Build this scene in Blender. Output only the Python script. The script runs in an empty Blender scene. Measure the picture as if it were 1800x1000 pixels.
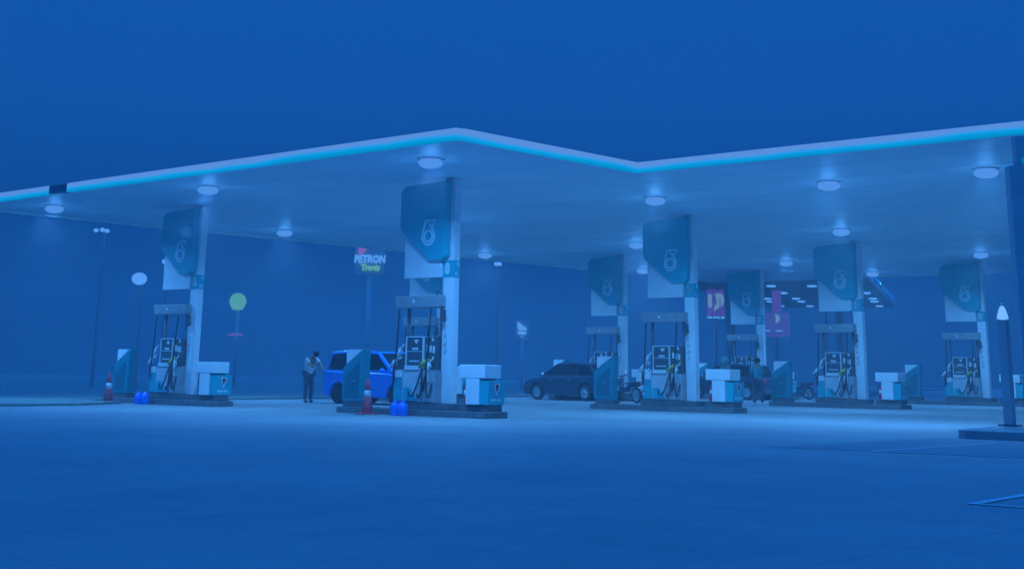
import bpy, bmesh, math, random
from mathutils import Vector, Matrix
random.seed(7)
S = bpy.context.scene
C = S.collection
PI = math.pi

# ------------------------------------------------------------------ camera, sky, blue fill sun, exposure
HC = 1.1
cam = bpy.data.cameras.new('camera'); camo = bpy.data.objects.new('camera', cam); C.objects.link(camo)
YAW, PITCH, ROLL, FPX = 0.73256, 0.24775, 0.0141746, 2446.5
camo.matrix_world = Matrix.Translation((0, 0, HC)) @ Matrix.Rotation(YAW, 4, 'Z') @ Matrix.Rotation(PI/2 + PITCH, 4, 'X') @ Matrix.Rotation(ROLL, 4, 'Z')
cam.sensor_width = 36; cam.lens = FPX/1800*36
cam.shift_y = (33.35-500)/1800
cam.clip_start = .1; cam.clip_end = 3000
S.camera = camo

SKY = (0.0055, 0.090, 0.392)          # night blue of the sky
SKY_LOW, SKY_MID, SKY_TOP = .44,1.03,3.9
HAZE = .0032
LAMP_COL = (.088, .40, 1.0)
LAMP_W = 340
SUN_E = .62

w = bpy.data.worlds.new('World'); S.world = w; w.use_nodes = True
nt = w.node_tree; nt.nodes.clear()
out = nt.nodes.new('ShaderNodeOutputWorld'); bg = nt.nodes.new('ShaderNodeBackground')
tc = nt.nodes.new('ShaderNodeTexCoord'); sx = nt.nodes.new('ShaderNodeSeparateXYZ')
rmp = nt.nodes.new('ShaderNodeValToRGB')
rmp.color_ramp.interpolation = 'B_SPLINE'
def sk(k): return (SKY[0]*k, SKY[1]*k, SKY[2]*k, 1)
e = rmp.color_ramp.elements
e[0].position = 0; e[0].color = sk(SKY_LOW/4)
e[1].position = 1; e[1].color = sk(SKY_TOP/4)
m1 = e.new(.42); m1.color = sk(SKY_MID/4)
m2 = e.new(.09); m2.color = sk(.58/4)
m3 = e.new(.20); m3.color = sk(1.04/4)
nt.links.new(tc.outputs['Generated'], sx.inputs[0]); nt.links.new(sx.outputs['Z'], rmp.inputs[0])
nt.links.new(rmp.outputs[0], bg.inputs[0]); bg.inputs[1].default_value = 4.0
nt.links.new(bg.outputs[0], out.inputs[0])

sun = bpy.data.lights.new('blue_fill_sun', 'SUN'); suno = bpy.data.objects.new('blue_fill_sun', sun); C.objects.link(suno)
sun.energy = SUN_E; sun.angle = math.radians(60); sun.color = (.02, .24, 1.0)  # soft blue sun added as fill for the open ground
suno.rotation_euler = (math.radians(20), math.radians(-12), 0)

S.view_settings.view_transform = 'Standard'; S.view_settings.look = 'None'
S.view_settings.exposure = 0; S.view_settings.gamma = 1
S.render.engine = 'CYCLES'
S.cycles.volume_bounces = 1; S.cycles.max_bounces = 6; S.cycles.diffuse_bounces = 3
S.cycles.use_denoising = True
S.cycles.sample_clamp_indirect = 4

# ------------------------------------------------------------------ helpers
def tag(o, label=None, cat=None, group=None, kind=None):
    if label: o['label'] = label
    if cat: o['category'] = cat
    if group: o['group'] = group
    if kind: o['kind'] = kind
    return o
def empty(name, loc, label, cat, group=None, rz=0):
    o = bpy.data.objects.new(name, None); C.objects.link(o); o.location = loc; o.rotation_euler = (0, 0, rz)
    o.empty_display_size = .2
    return tag(o, label, cat, group)
_m = {}
def mat(name, col, rough=.5, metal=0, noise=.12, nscale=3, bump=0, emit=None, es=0, coat=0, spec=.5):
    if name in _m: return _m[name]
    m = bpy.data.materials.new(name); m.use_nodes = True; t = m.node_tree; b = t.nodes['Principled BSDF']
    b.inputs['Base Color'].default_value = (*col, 1)
    b.inputs['Roughness'].default_value = rough; b.inputs['Metallic'].default_value = metal
    b.inputs['Specular IOR Level'].default_value = spec
    if coat: b.inputs['Coat Weight'].default_value = coat; b.inputs['Coat Roughness'].default_value = .05
    if emit:
        b.inputs['Emission Color'].default_value = (*emit, 1); b.inputs['Emission Strength'].default_value = es
    if noise:
        co = t.nodes.new('ShaderNodeTexCoord'); n = t.nodes.new('ShaderNodeTexNoise'); n.inputs['Scale'].default_value = nscale
        n.inputs['Detail'].default_value = 6; n.inputs['Roughness'].default_value = .65
        t.links.new(co.outputs['Object'], n.inputs['Vector'])
        mr = t.nodes.new('ShaderNodeMapRange'); mr.inputs['From Min'].default_value = .3; mr.inputs['From Max'].default_value = .7
        mr.inputs['To Min'].default_value = 1-noise; mr.inputs['To Max'].default_value = 1+noise
        t.links.new(n.outputs['Fac'], mr.inputs['Value'])
        mx = t.nodes.new('ShaderNodeMix'); mx.data_type = 'RGBA'; mx.blend_type = 'MULTIPLY'; mx.inputs['Factor'].default_value = 1
        mx.inputs['A'].default_value = (*col, 1); t.links.new(mr.outputs[0], mx.inputs['B']); t.links.new(mx.outputs['Result'], b.inputs['Base Color'])
        r2 = t.nodes.new('ShaderNodeMapRange'); r2.inputs['To Min'].default_value = max(0, rough-.1); r2.inputs['To Max'].default_value = min(1, rough+.1)
        t.links.new(n.outputs['Fac'], r2.inputs['Value']); t.links.new(r2.outputs[0], b.inputs['Roughness'])
        if bump:
            bp = t.nodes.new('ShaderNodeBump'); bp.inputs['Strength'].default_value = bump; bp.inputs['Distance'].default_value = .02
            t.links.new(n.outputs['Fac'], bp.inputs['Height']); t.links.new(bp.outputs[0], b.inputs['Normal'])
    _m[name] = m; return m
def glow(name, col, s):
    if name in _m: return _m[name]
    m = bpy.data.materials.new(name); m.use_nodes = True; t = m.node_tree; t.nodes.clear()
    o = t.nodes.new('ShaderNodeOutputMaterial'); e = t.nodes.new('ShaderNodeEmission')
    e.inputs[0].default_value = (*col, 1); e.inputs[1].default_value = s; t.links.new(e.outputs[0], o.inputs[0])
    _m[name] = m; return m

class MB:
    def __init__(s): s.v = []; s.f = []; s.mi = []; s.sm = []
    def add(s, vs, fs, m=0, smooth=False):
        k = len(s.v); s.v += [tuple(v) for v in vs]
        for f in fs: s.f.append([i+k for i in f]); s.mi.append(m); s.sm.append(smooth)
        return s
    def box(s, x0, x1, y0, y1, z0, z1, m=0):
        return s.add([(x0,y0,z0),(x1,y0,z0),(x1,y1,z0),(x0,y1,z0),(x0,y0,z1),(x1,y0,z1),(x1,y1,z1),(x0,y1,z1)],
                     [(0,3,2,1),(4,5,6,7),(0,1,5,4),(1,2,6,5),(2,3,7,6),(3,0,4,7)], m)
    def prism(s, poly, a0, a1, axis='y', m=0):
        n = len(poly)
        def P(p, a): return (p[0], a, p[1]) if axis == 'y' else ((p[0], p[1], a) if axis == 'z' else (a, p[0], p[1]))
        vs = [P(p, a0) for p in poly]+[P(p, a1) for p in poly]
        return s.add(vs, [list(range(n))[::-1], list(range(n, 2*n))]+[(i, (i+1) % n, n+(i+1) % n, n+i) for i in range(n)], m)
    def tube(s, path, r, n=8, m=0, caps=True):
        path = [Vector(p) for p in path]; k = len(path); R = r if isinstance(r, (list, tuple)) else [r]*k
        vs = []; up = None
        for i, p in enumerate(path):
            d = (path[min(i+1, k-1)]-path[max(i-1, 0)]).normalized()
            if up is None: up = Vector((0, 0, 1)) if abs(d.z) < .9 else Vector((1, 0, 0))
            a = d.cross(up).normalized(); b = d.cross(a).normalized()
            up = -b if False else up
            for j in range(n):
                t = 2*PI*j/n; vs.append(p+a*math.cos(t)*R[i]+b*math.sin(t)*R[i])
        fs = [(i*n+j, i*n+(j+1) % n, (i+1)*n+(j+1) % n, (i+1)*n+j) for i in range(k-1) for j in range(n)]
        s.add(vs, fs, m, True)
        if caps: s.add(vs[:n], [list(range(n))], m); s.add(vs[-n:], [list(range(n))], m)
        return s
    def lathe(s, prof, c=(0,0,0), axis='z', n=20, m=0):
        vs = []; k = len(prof)
        for r, h in prof:
            for j in range(n):
                t = 2*PI*j/n; a, b = r*math.cos(t), r*math.sin(t)
                p = (a, b, h) if axis == 'z' else ((a, h, b) if axis == 'y' else (h, a, b))
                vs.append((p[0]+c[0], p[1]+c[1], p[2]+c[2]))
        fs = [(i*n+j, i*n+(j+1) % n, (i+1)*n+(j+1) % n, (i+1)*n+j) for i in range(k-1) for j in range(n)]
        s.add(vs, fs, m, True)
        if prof[0][0] > 1e-4: s.add(vs[:n], [list(range(n))], m)
        if prof[-1][0] > 1e-4: s.add(vs[-n:], [list(range(n))], m)
        return s
    def ball(s, c, r, n=12, m=0, sc=(1,1,1)):
        k = n//2+1; pr = [(max(math.sin(PI*i/(k-1)), 0)*1, -math.cos(PI*i/(k-1))) for i in range(k)]
        vs = []
        for q, h in pr:
            for j in range(n):
                t = 2*PI*j/n; vs.append((c[0]+r*sc[0]*q*math.cos(t), c[1]+r*sc[1]*q*math.sin(t), c[2]+r*sc[2]*h))
        return s.add(vs, [(i*n+j, i*n+(j+1) % n, (i+1)*n+(j+1) % n, (i+1)*n+j) for i in range(k-1) for j in range(n)], m, True)
    def stroke(s, pts, wd, y0, y1, closed=False, m=0):
        # flat ribbon following (x,z) points, in the plane y
        P = [Vector((a, b)) for a, b in pts]; n = len(P); L = []; R = []
        for i in range(n):
            a = P[(i-1) % n] if (closed or i > 0) else P[i]; b = P[(i+1) % n] if (closed or i < n-1) else P[i]
            d = (b-a).normalized(); nr = Vector((-d.y, d.x))*wd/2; L.append(P[i]+nr); R.append(P[i]-nr)
        rng = n if closed else n-1
        for i in range(rng):
            j = (i+1) % n; s.prism([tuple(L[i]), tuple(L[j]), tuple(R[j]), tuple(R[i])], y0, y1, 'y', m)
        return s
    def build(s, name, mats, parent=None, bevel=0, seg=2):
        me = bpy.data.meshes.new(name); me.from_pydata(s.v, [], s.f)
        for m in (mats if isinstance(mats, (list, tuple)) else [mats]): me.materials.append(m)
        for p, i, q in zip(me.polygons, s.mi, s.sm): p.material_index = i; p.use_smooth = q
        b = bmesh.new(); b.from_mesh(me); bmesh.ops.remove_doubles(b, verts=b.verts, dist=1e-6)
        bmesh.ops.recalc_face_normals(b, faces=b.faces); b.to_mesh(me); b.free()
        o = bpy.data.objects.new(name, me); C.objects.link(o); o.parent = parent
        if bevel:
            md = o.modifiers.new('bevel', 'BEVEL'); md.width = bevel; md.segments = seg; md.limit_method = 'ANGLE'; md.angle_limit = math.radians(40)
        return o
def text(name, body, size, m, parent, loc, rot=(PI/2, 0, 0), ext=.004, sx=1, shear=0, bold=0):
    cu = bpy.data.curves.new(name, 'FONT'); cu.body = body; cu.size = size; cu.extrude = ext; cu.align_x = 'CENTER'; cu.align_y = 'CENTER'
    cu.shear = shear; cu.offset = bold; cu.resolution_u = 3
    t = bpy.data.objects.new(name+'_tmp', cu); C.objects.link(t)
    bpy.context.view_layer.update()
    me = bpy.data.meshes.new_from_object(t.evaluated_get(bpy.context.evaluated_depsgraph_get()))
    bpy.data.objects.remove(t); bpy.data.curves.remove(cu)
    me.materials.clear(); me.materials.append(m); me.name = name
    o = bpy.data.objects.new(name, me); C.objects.link(o); o.parent = parent; o.location = loc; o.rotation_euler = rot; o.scale = (sx, 1, 1)
    return o
def copy_tree(o, parent=None):
    c = o.copy(); C.objects.link(c); c.parent = parent
    for ch in list(o.children): copy_tree(ch, c)
    return c

# ------------------------------------------------------------------ materials
WHITE = mat('white_paint', (.80,.81,.82), .4, noise=.06, nscale=2)
OFFW = mat('weathered_white', (.78,.79,.80), .5, noise=.05, nscale=1.5)
GREY = mat('grey_metal', (.22,.23,.25), .45, .3)
MID = mat('mid_grey_plastic', (.33,.34,.36), .5)
DARK = mat('dark_plastic', (.10,.104,.112), .5)
BLACK = mat('black_rubber', (.035,.036,.038), .7)
TEAL = mat('teal_panel', (.001,.44,.50), .35, noise=.08, coat=.3)
DTEAL = mat('deep_teal_panel', (.004,.16,.21), .45)
SIGNT = mat('sign_teal', (.001,.45,.52), .35, noise=.05, coat=.2)
PALE = mat('pale_grey_coating', (.46,.47,.49), .5)
MINT = mat('pale_mint_paint', (.74,.88,.92), .4)
SCREEN = mat('dark_glass', (.012,.014,.018), .12)
DSCR = mat('display_glass', (.10,.11,.125), .15)
MASTC = mat('mast_grey', (.15,.155,.165), .5)
CABT = mat('cabinet_teal', (.001,.26,.32), .4, noise=.1)
STEEL = mat('brushed_steel', (.55,.56,.58), .35, .8)
RED = mat('red_paint', (.62,.05,.08), .4)
CONE = mat('orange_red_plastic', (.88,.13,.16), .5)
YELL = mat('yellow_plastic', (.62,.58,.10), .5)
BLUEP = mat('blue_plastic', (.01,.20,.90), .35)
KERB = mat('dark_kerb_concrete', (.155,.158,.165), .85, noise=.35, nscale=6, bump=.3)
SOFF = mat('canopy_soffit_metal', (.62,.80,.88), .45, noise=.07, nscale=.6)
CHROME = mat('alloy_metal', (.75,.76,.78), .25, .9)

# ------------------------------------------------------------------ ground
def sheet(name, pts, z, m, kind='structure'):
    o = MB().add([(x, y, z) for x, y in pts], [list(range(len(pts)))]).build(name, m)
    return tag(o, kind=kind)
def asphalt():
    m = mat('asphalt', (.30,.30,.31), .9, noise=.0)
    t = m.node_tree; b = t.nodes['Principled BSDF']
    co = t.nodes.new('ShaderNodeTexCoord')
    n1 = t.nodes.new('ShaderNodeTexNoise'); n1.inputs['Scale'].default_value = .25; n1.inputs['Detail'].default_value = 8
    n2 = t.nodes.new('ShaderNodeTexNoise'); n2.inputs['Scale'].default_value = 60; n2.inputs['Detail'].default_value = 3
    for n in (n1, n2): t.links.new(co.outputs['Object'], n.inputs['Vector'])
    r = t.nodes.new('ShaderNodeValToRGB'); r.color_ramp.elements[0].position = .3; r.color_ramp.elements[1].position = .72
    r.color_ramp.elements[0].color = (.255,.255,.26,1); r.color_ramp.elements[1].color = (.315,.315,.32,1)
    t.links.new(n1.outputs['Fac'], r.inputs[0]); t.links.new(r.outputs[0], b.inputs['Base Color'])
    bp = t.nodes.new('ShaderNodeBump'); bp.inputs['Strength'].default_value = .35; bp.inputs['Distance'].default_value = .02
    t.links.new(n2.outputs['Fac'], bp.inputs['Height']); t.links.new(bp.outputs[0], b.inputs['Normal'])
    return m
def concrete():
    m = mat('forecourt_concrete', (.46,.46,.46), .8, noise=0)
    t = m.node_tree; b = t.nodes['Principled BSDF']; co = t.nodes.new('ShaderNodeTexCoord')
    n1 = t.nodes.new('ShaderNodeTexNoise'); n1.inputs['Scale'].default_value = .35; n1.inputs['Detail'].default_value = 9; n1.inputs['Roughness'].default_value = .65
    n2 = t.nodes.new('ShaderNodeTexNoise'); n2.inputs['Scale'].default_value = 3; n2.inputs['Detail'].default_value = 7
    br = t.nodes.new('ShaderNodeTexBrick'); br.inputs['Scale'].default_value = .22; br.inputs['Mortar Size'].default_value = .004
    br.offset = 0; br.inputs['Brick Width'].default_value = 1.0; br.inputs['Row Height'].default_value = 1.0
    br.inputs['Color1'].default_value = (1,1,1,1); br.inputs['Color2'].default_value = (.96,.96,.96,1); br.inputs['Mortar'].default_value = (.86,.86,.86,1)
    for n in (n1, n2, br): t.links.new(co.outputs['Object'], n.inputs['Vector'])
    r = t.nodes.new('ShaderNodeValToRGB'); r.color_ramp.elements[0].position = .28; r.color_ramp.elements[1].position = .6
    r.color_ramp.elements[0].color = (.24,.24,.245,1); r.color_ramp.elements[1].color = (.315,.315,.315,1)
    t.links.new(n1.outputs['Fac'], r.inputs[0])
    mx = t.nodes.new('ShaderNodeMix'); mx.data_type = 'RGBA'; mx.blend_type = 'MULTIPLY'; mx.inputs['Factor'].default_value = 1
    t.links.new(r.outputs[0], mx.inputs['A']); t.links.new(br.outputs['Color'], mx.inputs['B'])
    t.links.new(mx.outputs['Result'], b.inputs['Base Color'])
    r2 = t.nodes.new('ShaderNodeMapRange'); r2.inputs['To Min'].default_value = .5; r2.inputs['To Max'].default_value = .95
    t.links.new(n2.outputs['Fac'], r2.inputs['Value']); t.links.new(r2.outputs[0], b.inputs['Roughness'])
    bp = t.nodes.new('ShaderNodeBump'); bp.inputs['Strength'].default_value = .15; t.links.new(n2.outputs['Fac'], bp.inputs['Height']); t.links.new(bp.outputs[0], b.inputs['Normal'])
    return m
sheet('ground', [(-140,-140),(140,-140),(140,140),(-140,140)], -.004, asphalt())
sheet('forecourt', [(-34.4,-30),(60,-30),(60,68),(-44.5,68),(-42.4,49),(-40.0,27),(-39.9,24.5),(-37.2,24.2),(-35.6,22)], 0, concrete())
sheet('parking_area', [(-12.2,25.7),(-12.2,19.7),(2,22),(2,25.7)], .004, bpy.data.materials['asphalt'])
VERGE = mat('verge_grass', (.17,.22,.20), .95, noise=.4, nscale=8, bump=.6)
vb = MB().prism([(-138,-30),(-34.75,-30),(-35.95,22),(-37.5,24.5),(-40.2,24.8),(-40.3,27),(-42.7,49),(-44.8,68),(-60,138),(-138,138)], -.003, .06, 'z')
tag(vb.build('verge', VERGE), kind='structure')
PAINT = mat('worn_line_paint', (.6,.6,.6), .8, noise=.35, nscale=9)
for pts in ([(-10.6,19.9),(-10.5,19.9),(-10.53,24.6),(-10.63,24.6)], [(-10.49,19.9),(-8.6,20.35),(-8.6,20.43),(-10.49,19.99)], [(-9.5,20.95),(-9.15,21.03),(-9.15,21.1),(-9.5,21.03)],
            [(-5.73,12.55),(-5.62,12.55),(-5.85,16.5),(-5.96,16.5)], [(-5.61,12.55),(-3.4,12.62),(-3.4,12.7),(-5.61,12.64)]):
    sheet('parking_line', pts, .008, PAINT)

# ------------------------------------------------------------------ canopy
OX, OY, GL, GW = -24.932, 25.535, 10.723, 10.5806
HB, FH = 5.877, .253
U1, V0, V1, UB, VB, UR = -20.529, 21.153, 27.523, -42.285, 63.86, -4.0
canopy = empty('canopy', (-25, 45, 0), 'large white station canopy with stepped front edge and glowing light strip', 'canopy')
def rel(x, y): return (x+25, y-45)
outl = [(UB,V0),(U1,V0),(U1,V1),(UR,V1),(UR,VB),(UB,VB)]
def inset(d): return [(UB+d,V0+d),(U1-d,V0+d),(U1-d,V1+d),(UR-d,V1+d),(UR-d,VB-d),(UB+d,VB-d)]
MB().prism([rel(*p) for p in inset(.12)], HB, HB+.2, 'z').build('soffit', SOFF, canopy)
MB().prism([rel(*p) for p in inset(.13)], HB+.201, HB+.24, 'z').build('roof', GREY, canopy)
sm = MB()                       # sheet seams of the soffit, thin ribs
for k in range(1, 22):
    y = V0+k*2.0
    x1 = U1-.2 if y < V1+.3 else UR-.2
    sm.box(UB+25+.2, x1+25, y-45-.004, y-45+.004, HB-.004, HB-.0005)
sm.build('seam', mat('seam_metal', (.56,.72,.80), .5), canopy)
# fascia lightbox: white upper band, cyan lower band (opal acrylic over tubes)
def lightbox(name):
    m = bpy.data.materials.new(name); m.use_nodes = True; t = m.node_tree; t.nodes.clear()
    o = t.nodes.new('ShaderNodeOutputMaterial'); em = t.nodes.new('ShaderNodeEmission'); co = t.nodes.new('ShaderNodeTexCoord')
    sp = t.nodes.new('ShaderNodeSeparateXYZ'); t.links.new(co.outputs['Object'], sp.inputs[0])
    n = t.nodes.new('ShaderNodeTexNoise'); n.inputs['Scale'].default_value = .35; n.inputs['Detail'].default_value = 2; t.links.new(co.outputs['Object'], n.inputs['Vector'])
    a = t.nodes.new('ShaderNodeMath'); a.operation = 'MULTIPLY_ADD'; t.links.new(n.outputs['Fac'], a.inputs[0]); a.inputs[1].default_value = .16; t.links.new(sp.outputs['Z'], a.inputs[2])
    mr = t.nodes.new('ShaderNodeMapRange'); mr.inputs['From Min'].default_value = HB+.08; mr.inputs['From Max'].default_value = HB+.08+.25
    t.links.new(a.outputs[0], mr.inputs['Value'])
    r = t.nodes.new('ShaderNodeValToRGB'); t.links.new(mr.outputs[0], r.inputs[0])
    r.color_ramp.elements[0].position = .0; r.color_ramp.elements[0].color = (.0,.29,.62,1)
    r.color_ramp.elements[1].position = .62; r.color_ramp.elements[1].color = (.105,.29,.74,1)
    q = r.color_ramp.elements.new(.32); q.color = (.004,.36,.84,1)
    t.links.new(r.outputs[0], em.inputs[0]); em.inputs[1].default_value = 1.0
    t.links.new(em.outputs[0], o.inputs[0]); return m
LB = lightbox('opal_lightbox')
GAP0, GAP1 = -36.95, -36.0
fr = MB()
def strip(mb, x0, x1, y0, y1): mb.box(x0+25, x1+25, y0-45, y1-45, HB, HB+FH)
ls = MB()
strip(ls, GAP1, U1, V0-.06, V0+.10); strip(ls, UB-.06, GAP0, V0-.06, V0+.10)
strip(ls, U1-.10, U1+.06, V0+.101, V1-.061); strip(ls, U1-.10, UR, V1-.06, V1+.10)
ls.build('light_strip', LB, canopy, .03, 2)
MB().box(GAP0+.004+25, GAP1-.004+25, V0-.05-45, V0+.1-45, HB+.01, HB+FH-.01).build('unlit_strip', DTEAL, canopy)
bt = MB()
strip(bt, UB-.05, UB+.115, V0+.101, VB+.05); strip(bt, UB+.116, UR-.1, VB-.115, VB+.05)
bt.build('fascia', OFFW, canopy)
et = MB(); et.box(UB-.06+25, UB+.14+25, V0+.2-45, VB-.2-45, HB-.05, HB-.002); et.box(UB+.2+25, UR-.2+25, VB-.14-45, VB+.06-45, HB-.05, HB-.002)
et.build('edge_trim', WHITE, canopy)

LENS = glow('lamp_lens', (.095,.34,.93), .88)
lamps = [(-39.5,22.8,'at the far left'),(-31.6,22.8,'above pillar 16'),(-23.0,22.8,'by the near front corner'),
 (-39.6,32.0,'right of pillar 16 at the back'),(-40.2,43.2,'just right of pillar 8'),(-23.1,31.8,'left of pillar 6'),
 (-17.6,31.7,'above and left of pillar 4'),(-13.5,31.8,'nearest the right edge'),(-32.0,42.8,'left of the sign of pillar 6'),
 (-40.0,54.0,'smallest, behind the sign of pillar 6'),(-31.8,53.3,'above the pillar numbered 10'),(-23.2,42.5,'above the pillar numbered 4'),
 (-31.8,61.1,'right of pillar 4 at the back'),(-23.2,53.6,'above the pillar numbered 2'),(-31.7,32.2,'hidden behind the sign of pillar 8'),(-13.4,42.5,'out at the right end')]
LAMPMESH = None
for x, y, wh in lamps:
    r = empty('ceiling_light', (x, y, HB), 'round white downlight in the canopy ceiling, '+wh, 'ceiling light', 'downlights under the canopy')
    if LAMPMESH is None:
        rim = MB().lathe([(.22,-.016),(.31,-.016),(.31,-.001),(.22,-.001),(.22,-.016)], n=28).build('rim', WHITE, r)
        dif = MB().lathe([(.285*math.sin(PI*k/12), -.105-.125*math.cos(PI*k/12)) for k in range(13)], n=28).build('diffuser', LENS, r)
        LAMPMESH = (rim, dif)
        la = bpy.data.lights.new('downlight', 'AREA'); la.shape = 'DISK'; la.size = .5; la.energy = LAMP_W; la.color = LAMP_COL; la.spread = math.radians(155)
    else:
        for q in LAMPMESH:
            c = q.copy(); C.objects.link(c); c.parent = r
    if x == -39.5:
        pl_ = bpy.data.lights.new('lamp_spill', 'POINT'); pl_.energy = 9; pl_.color = LAMP_COL; pl_.shadow_soft_size = .18
    po = bpy.data.objects.new('lamp_spill', pl_); C.objects.link(po); po.parent = r; po.location = (0, 0, -.40)
    lo = bpy.data.objects.new('downlight', la); C.objects.link(lo); lo.parent = r; lo.location = (0, 0, -.29)

# ------------------------------------------------------------------ pump islands
def emblem(mb, cx, cz, s, y0, y1, wd, m=0):
    # droplet outline with a ring at its foot and a small flag-like triangle on top
    P = lambda a, b: (cx+a*s, cz+b*s)
    drop = [P(.12,.60),P(-.20,.60)]+[P(-.20-.20*t, .60-.62*t) for t in (.35,.7)]
    for k in range(0, 13):
        t = PI*1.02+PI*1.02*k/12; drop.append(P(.42*math.cos(t), -.17+.42*math.sin(t)))
    drop += [P(.36,.05), P(.15,.33)]
    mb.stroke(drop[1:], wd, y0, y1, False, m)
    mb.stroke([P(.15,.33),P(-.13,.60),P(.50,.60),P(.17,.18)], wd, y0-.002, y1, False, m)
    mb.stroke([P(.27*math.cos(2*PI*k/18), -.17+.27*math.sin(2*PI*k/18)) for k in range(18)], wd*.9, y0, y1, True, m)

def make_island():
    r = empty('pump_island', (0,0,0), 'x', 'pump island', 'pump islands')
    def rr(x0,x1,y0,y1,c):
        return [(x0+c,y0),(x1-c,y0),(x1,y0+c),(x1,y1-c),(x1-c,y1),(x0+c,y1),(x0,y1-c),(x0,y0+c)]
    MB().prism(rr(-3.6,1.72,-.5,.36,.05), -.004, .15, 'z').build('kerb', KERB, r, .015)
    DP = mat('dark_plinth', (.13,.13,.137), .8, noise=.3)
    for bx in ((-3.50,-2.76,-.33,-.02,.151,.285), (-1.72,.30,-.33,.28,.151,.30), (.62,1.6,-.26,.24,.151,.31)): MB().box(*bx).build('plinth', DP, r, .01)
    return r
def make_pillar():
    r = empty('support_pillar', (0,0,0), 'x', 'pillar', 'numbered canopy pillars')
    MB().box(-.2,.16,-.06,.16,.3,HB-.002).build('shaft', OFFW, r, .012)
    pl = MB().box(-.208,.168,-.068,.168,3.37,3.79).build('number_plate', TEAL, r)
    d = MB()
    for (a, b, s) in ((-.02, 3.70, .07), (-.05, 3.46, .07)):
        pass
    dd = MB()
    for (yy, zz) in ((.09, 3.70), (.04, 3.46)):
        pts = [(.05*math.cos(2*PI*k/10), zz+.05*math.sin(2*PI*k/10)) for k in range(10)]
        for k in range(10):
            a, b = pts[k], pts[(k+1) % 10]
            dd.add([(.1695,yy+a[0],a[1]),(.1695,yy+b[0],b[1]),(.1695,yy+b[0]*.5,zz+(b[1]-zz)*.5),(.1695,yy+a[0]*.5,zz+(a[1]-zz)*.5)], [(0,1,2,3)])
    dd.build('droplet_mark', MINT, pl)
    g = MB()
    for k, z in enumerate((2.32, 2.12, 1.94, 1.74, 1.56)):
        c = -.08
        g.stroke([(c+.045*math.cos(2*PI*q/8+k), z+.06*math.sin(2*PI*q/8+k)) for q in range(6)], .014, -.0635, -.0605, False)
        g.stroke([(c-.03, z-.05), (c+.05, z+.06)], .012, -.064, -.0606, False)
    g.build('glyph_decal', mat('faded_blue_print', (.20,.24,.30), .6), r)
    return r
def make_sign():
    r = empty('pillar_sign', (0,0,0), 'x', 'sign', 'teal and white signs on the pillars')
    MB().box(-1.53,-.21,-.15,-.02,3.38,4.72).build('white_panel', WHITE, r, .01)
    poly = [(-1.62,4.72),(-1.62,5.62),(-1.46,5.74),(.04,5.80),(.04,3.90),(-.10,3.80),(-.52,3.80),(-.70,3.92),(-1.54,4.56)]
    MB().prism(poly, -.27, -.07).build('teal_panel', SIGNT, r, .02)
    e = MB(); emblem(e, -.56, 4.50, .52, -.280, -.271, .055); e.build('emblem', MINT, r)
    MB().ball((-1.15,-.275,5.38), .035, 8).build('fixing', STEEL, r)
    return r
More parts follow.
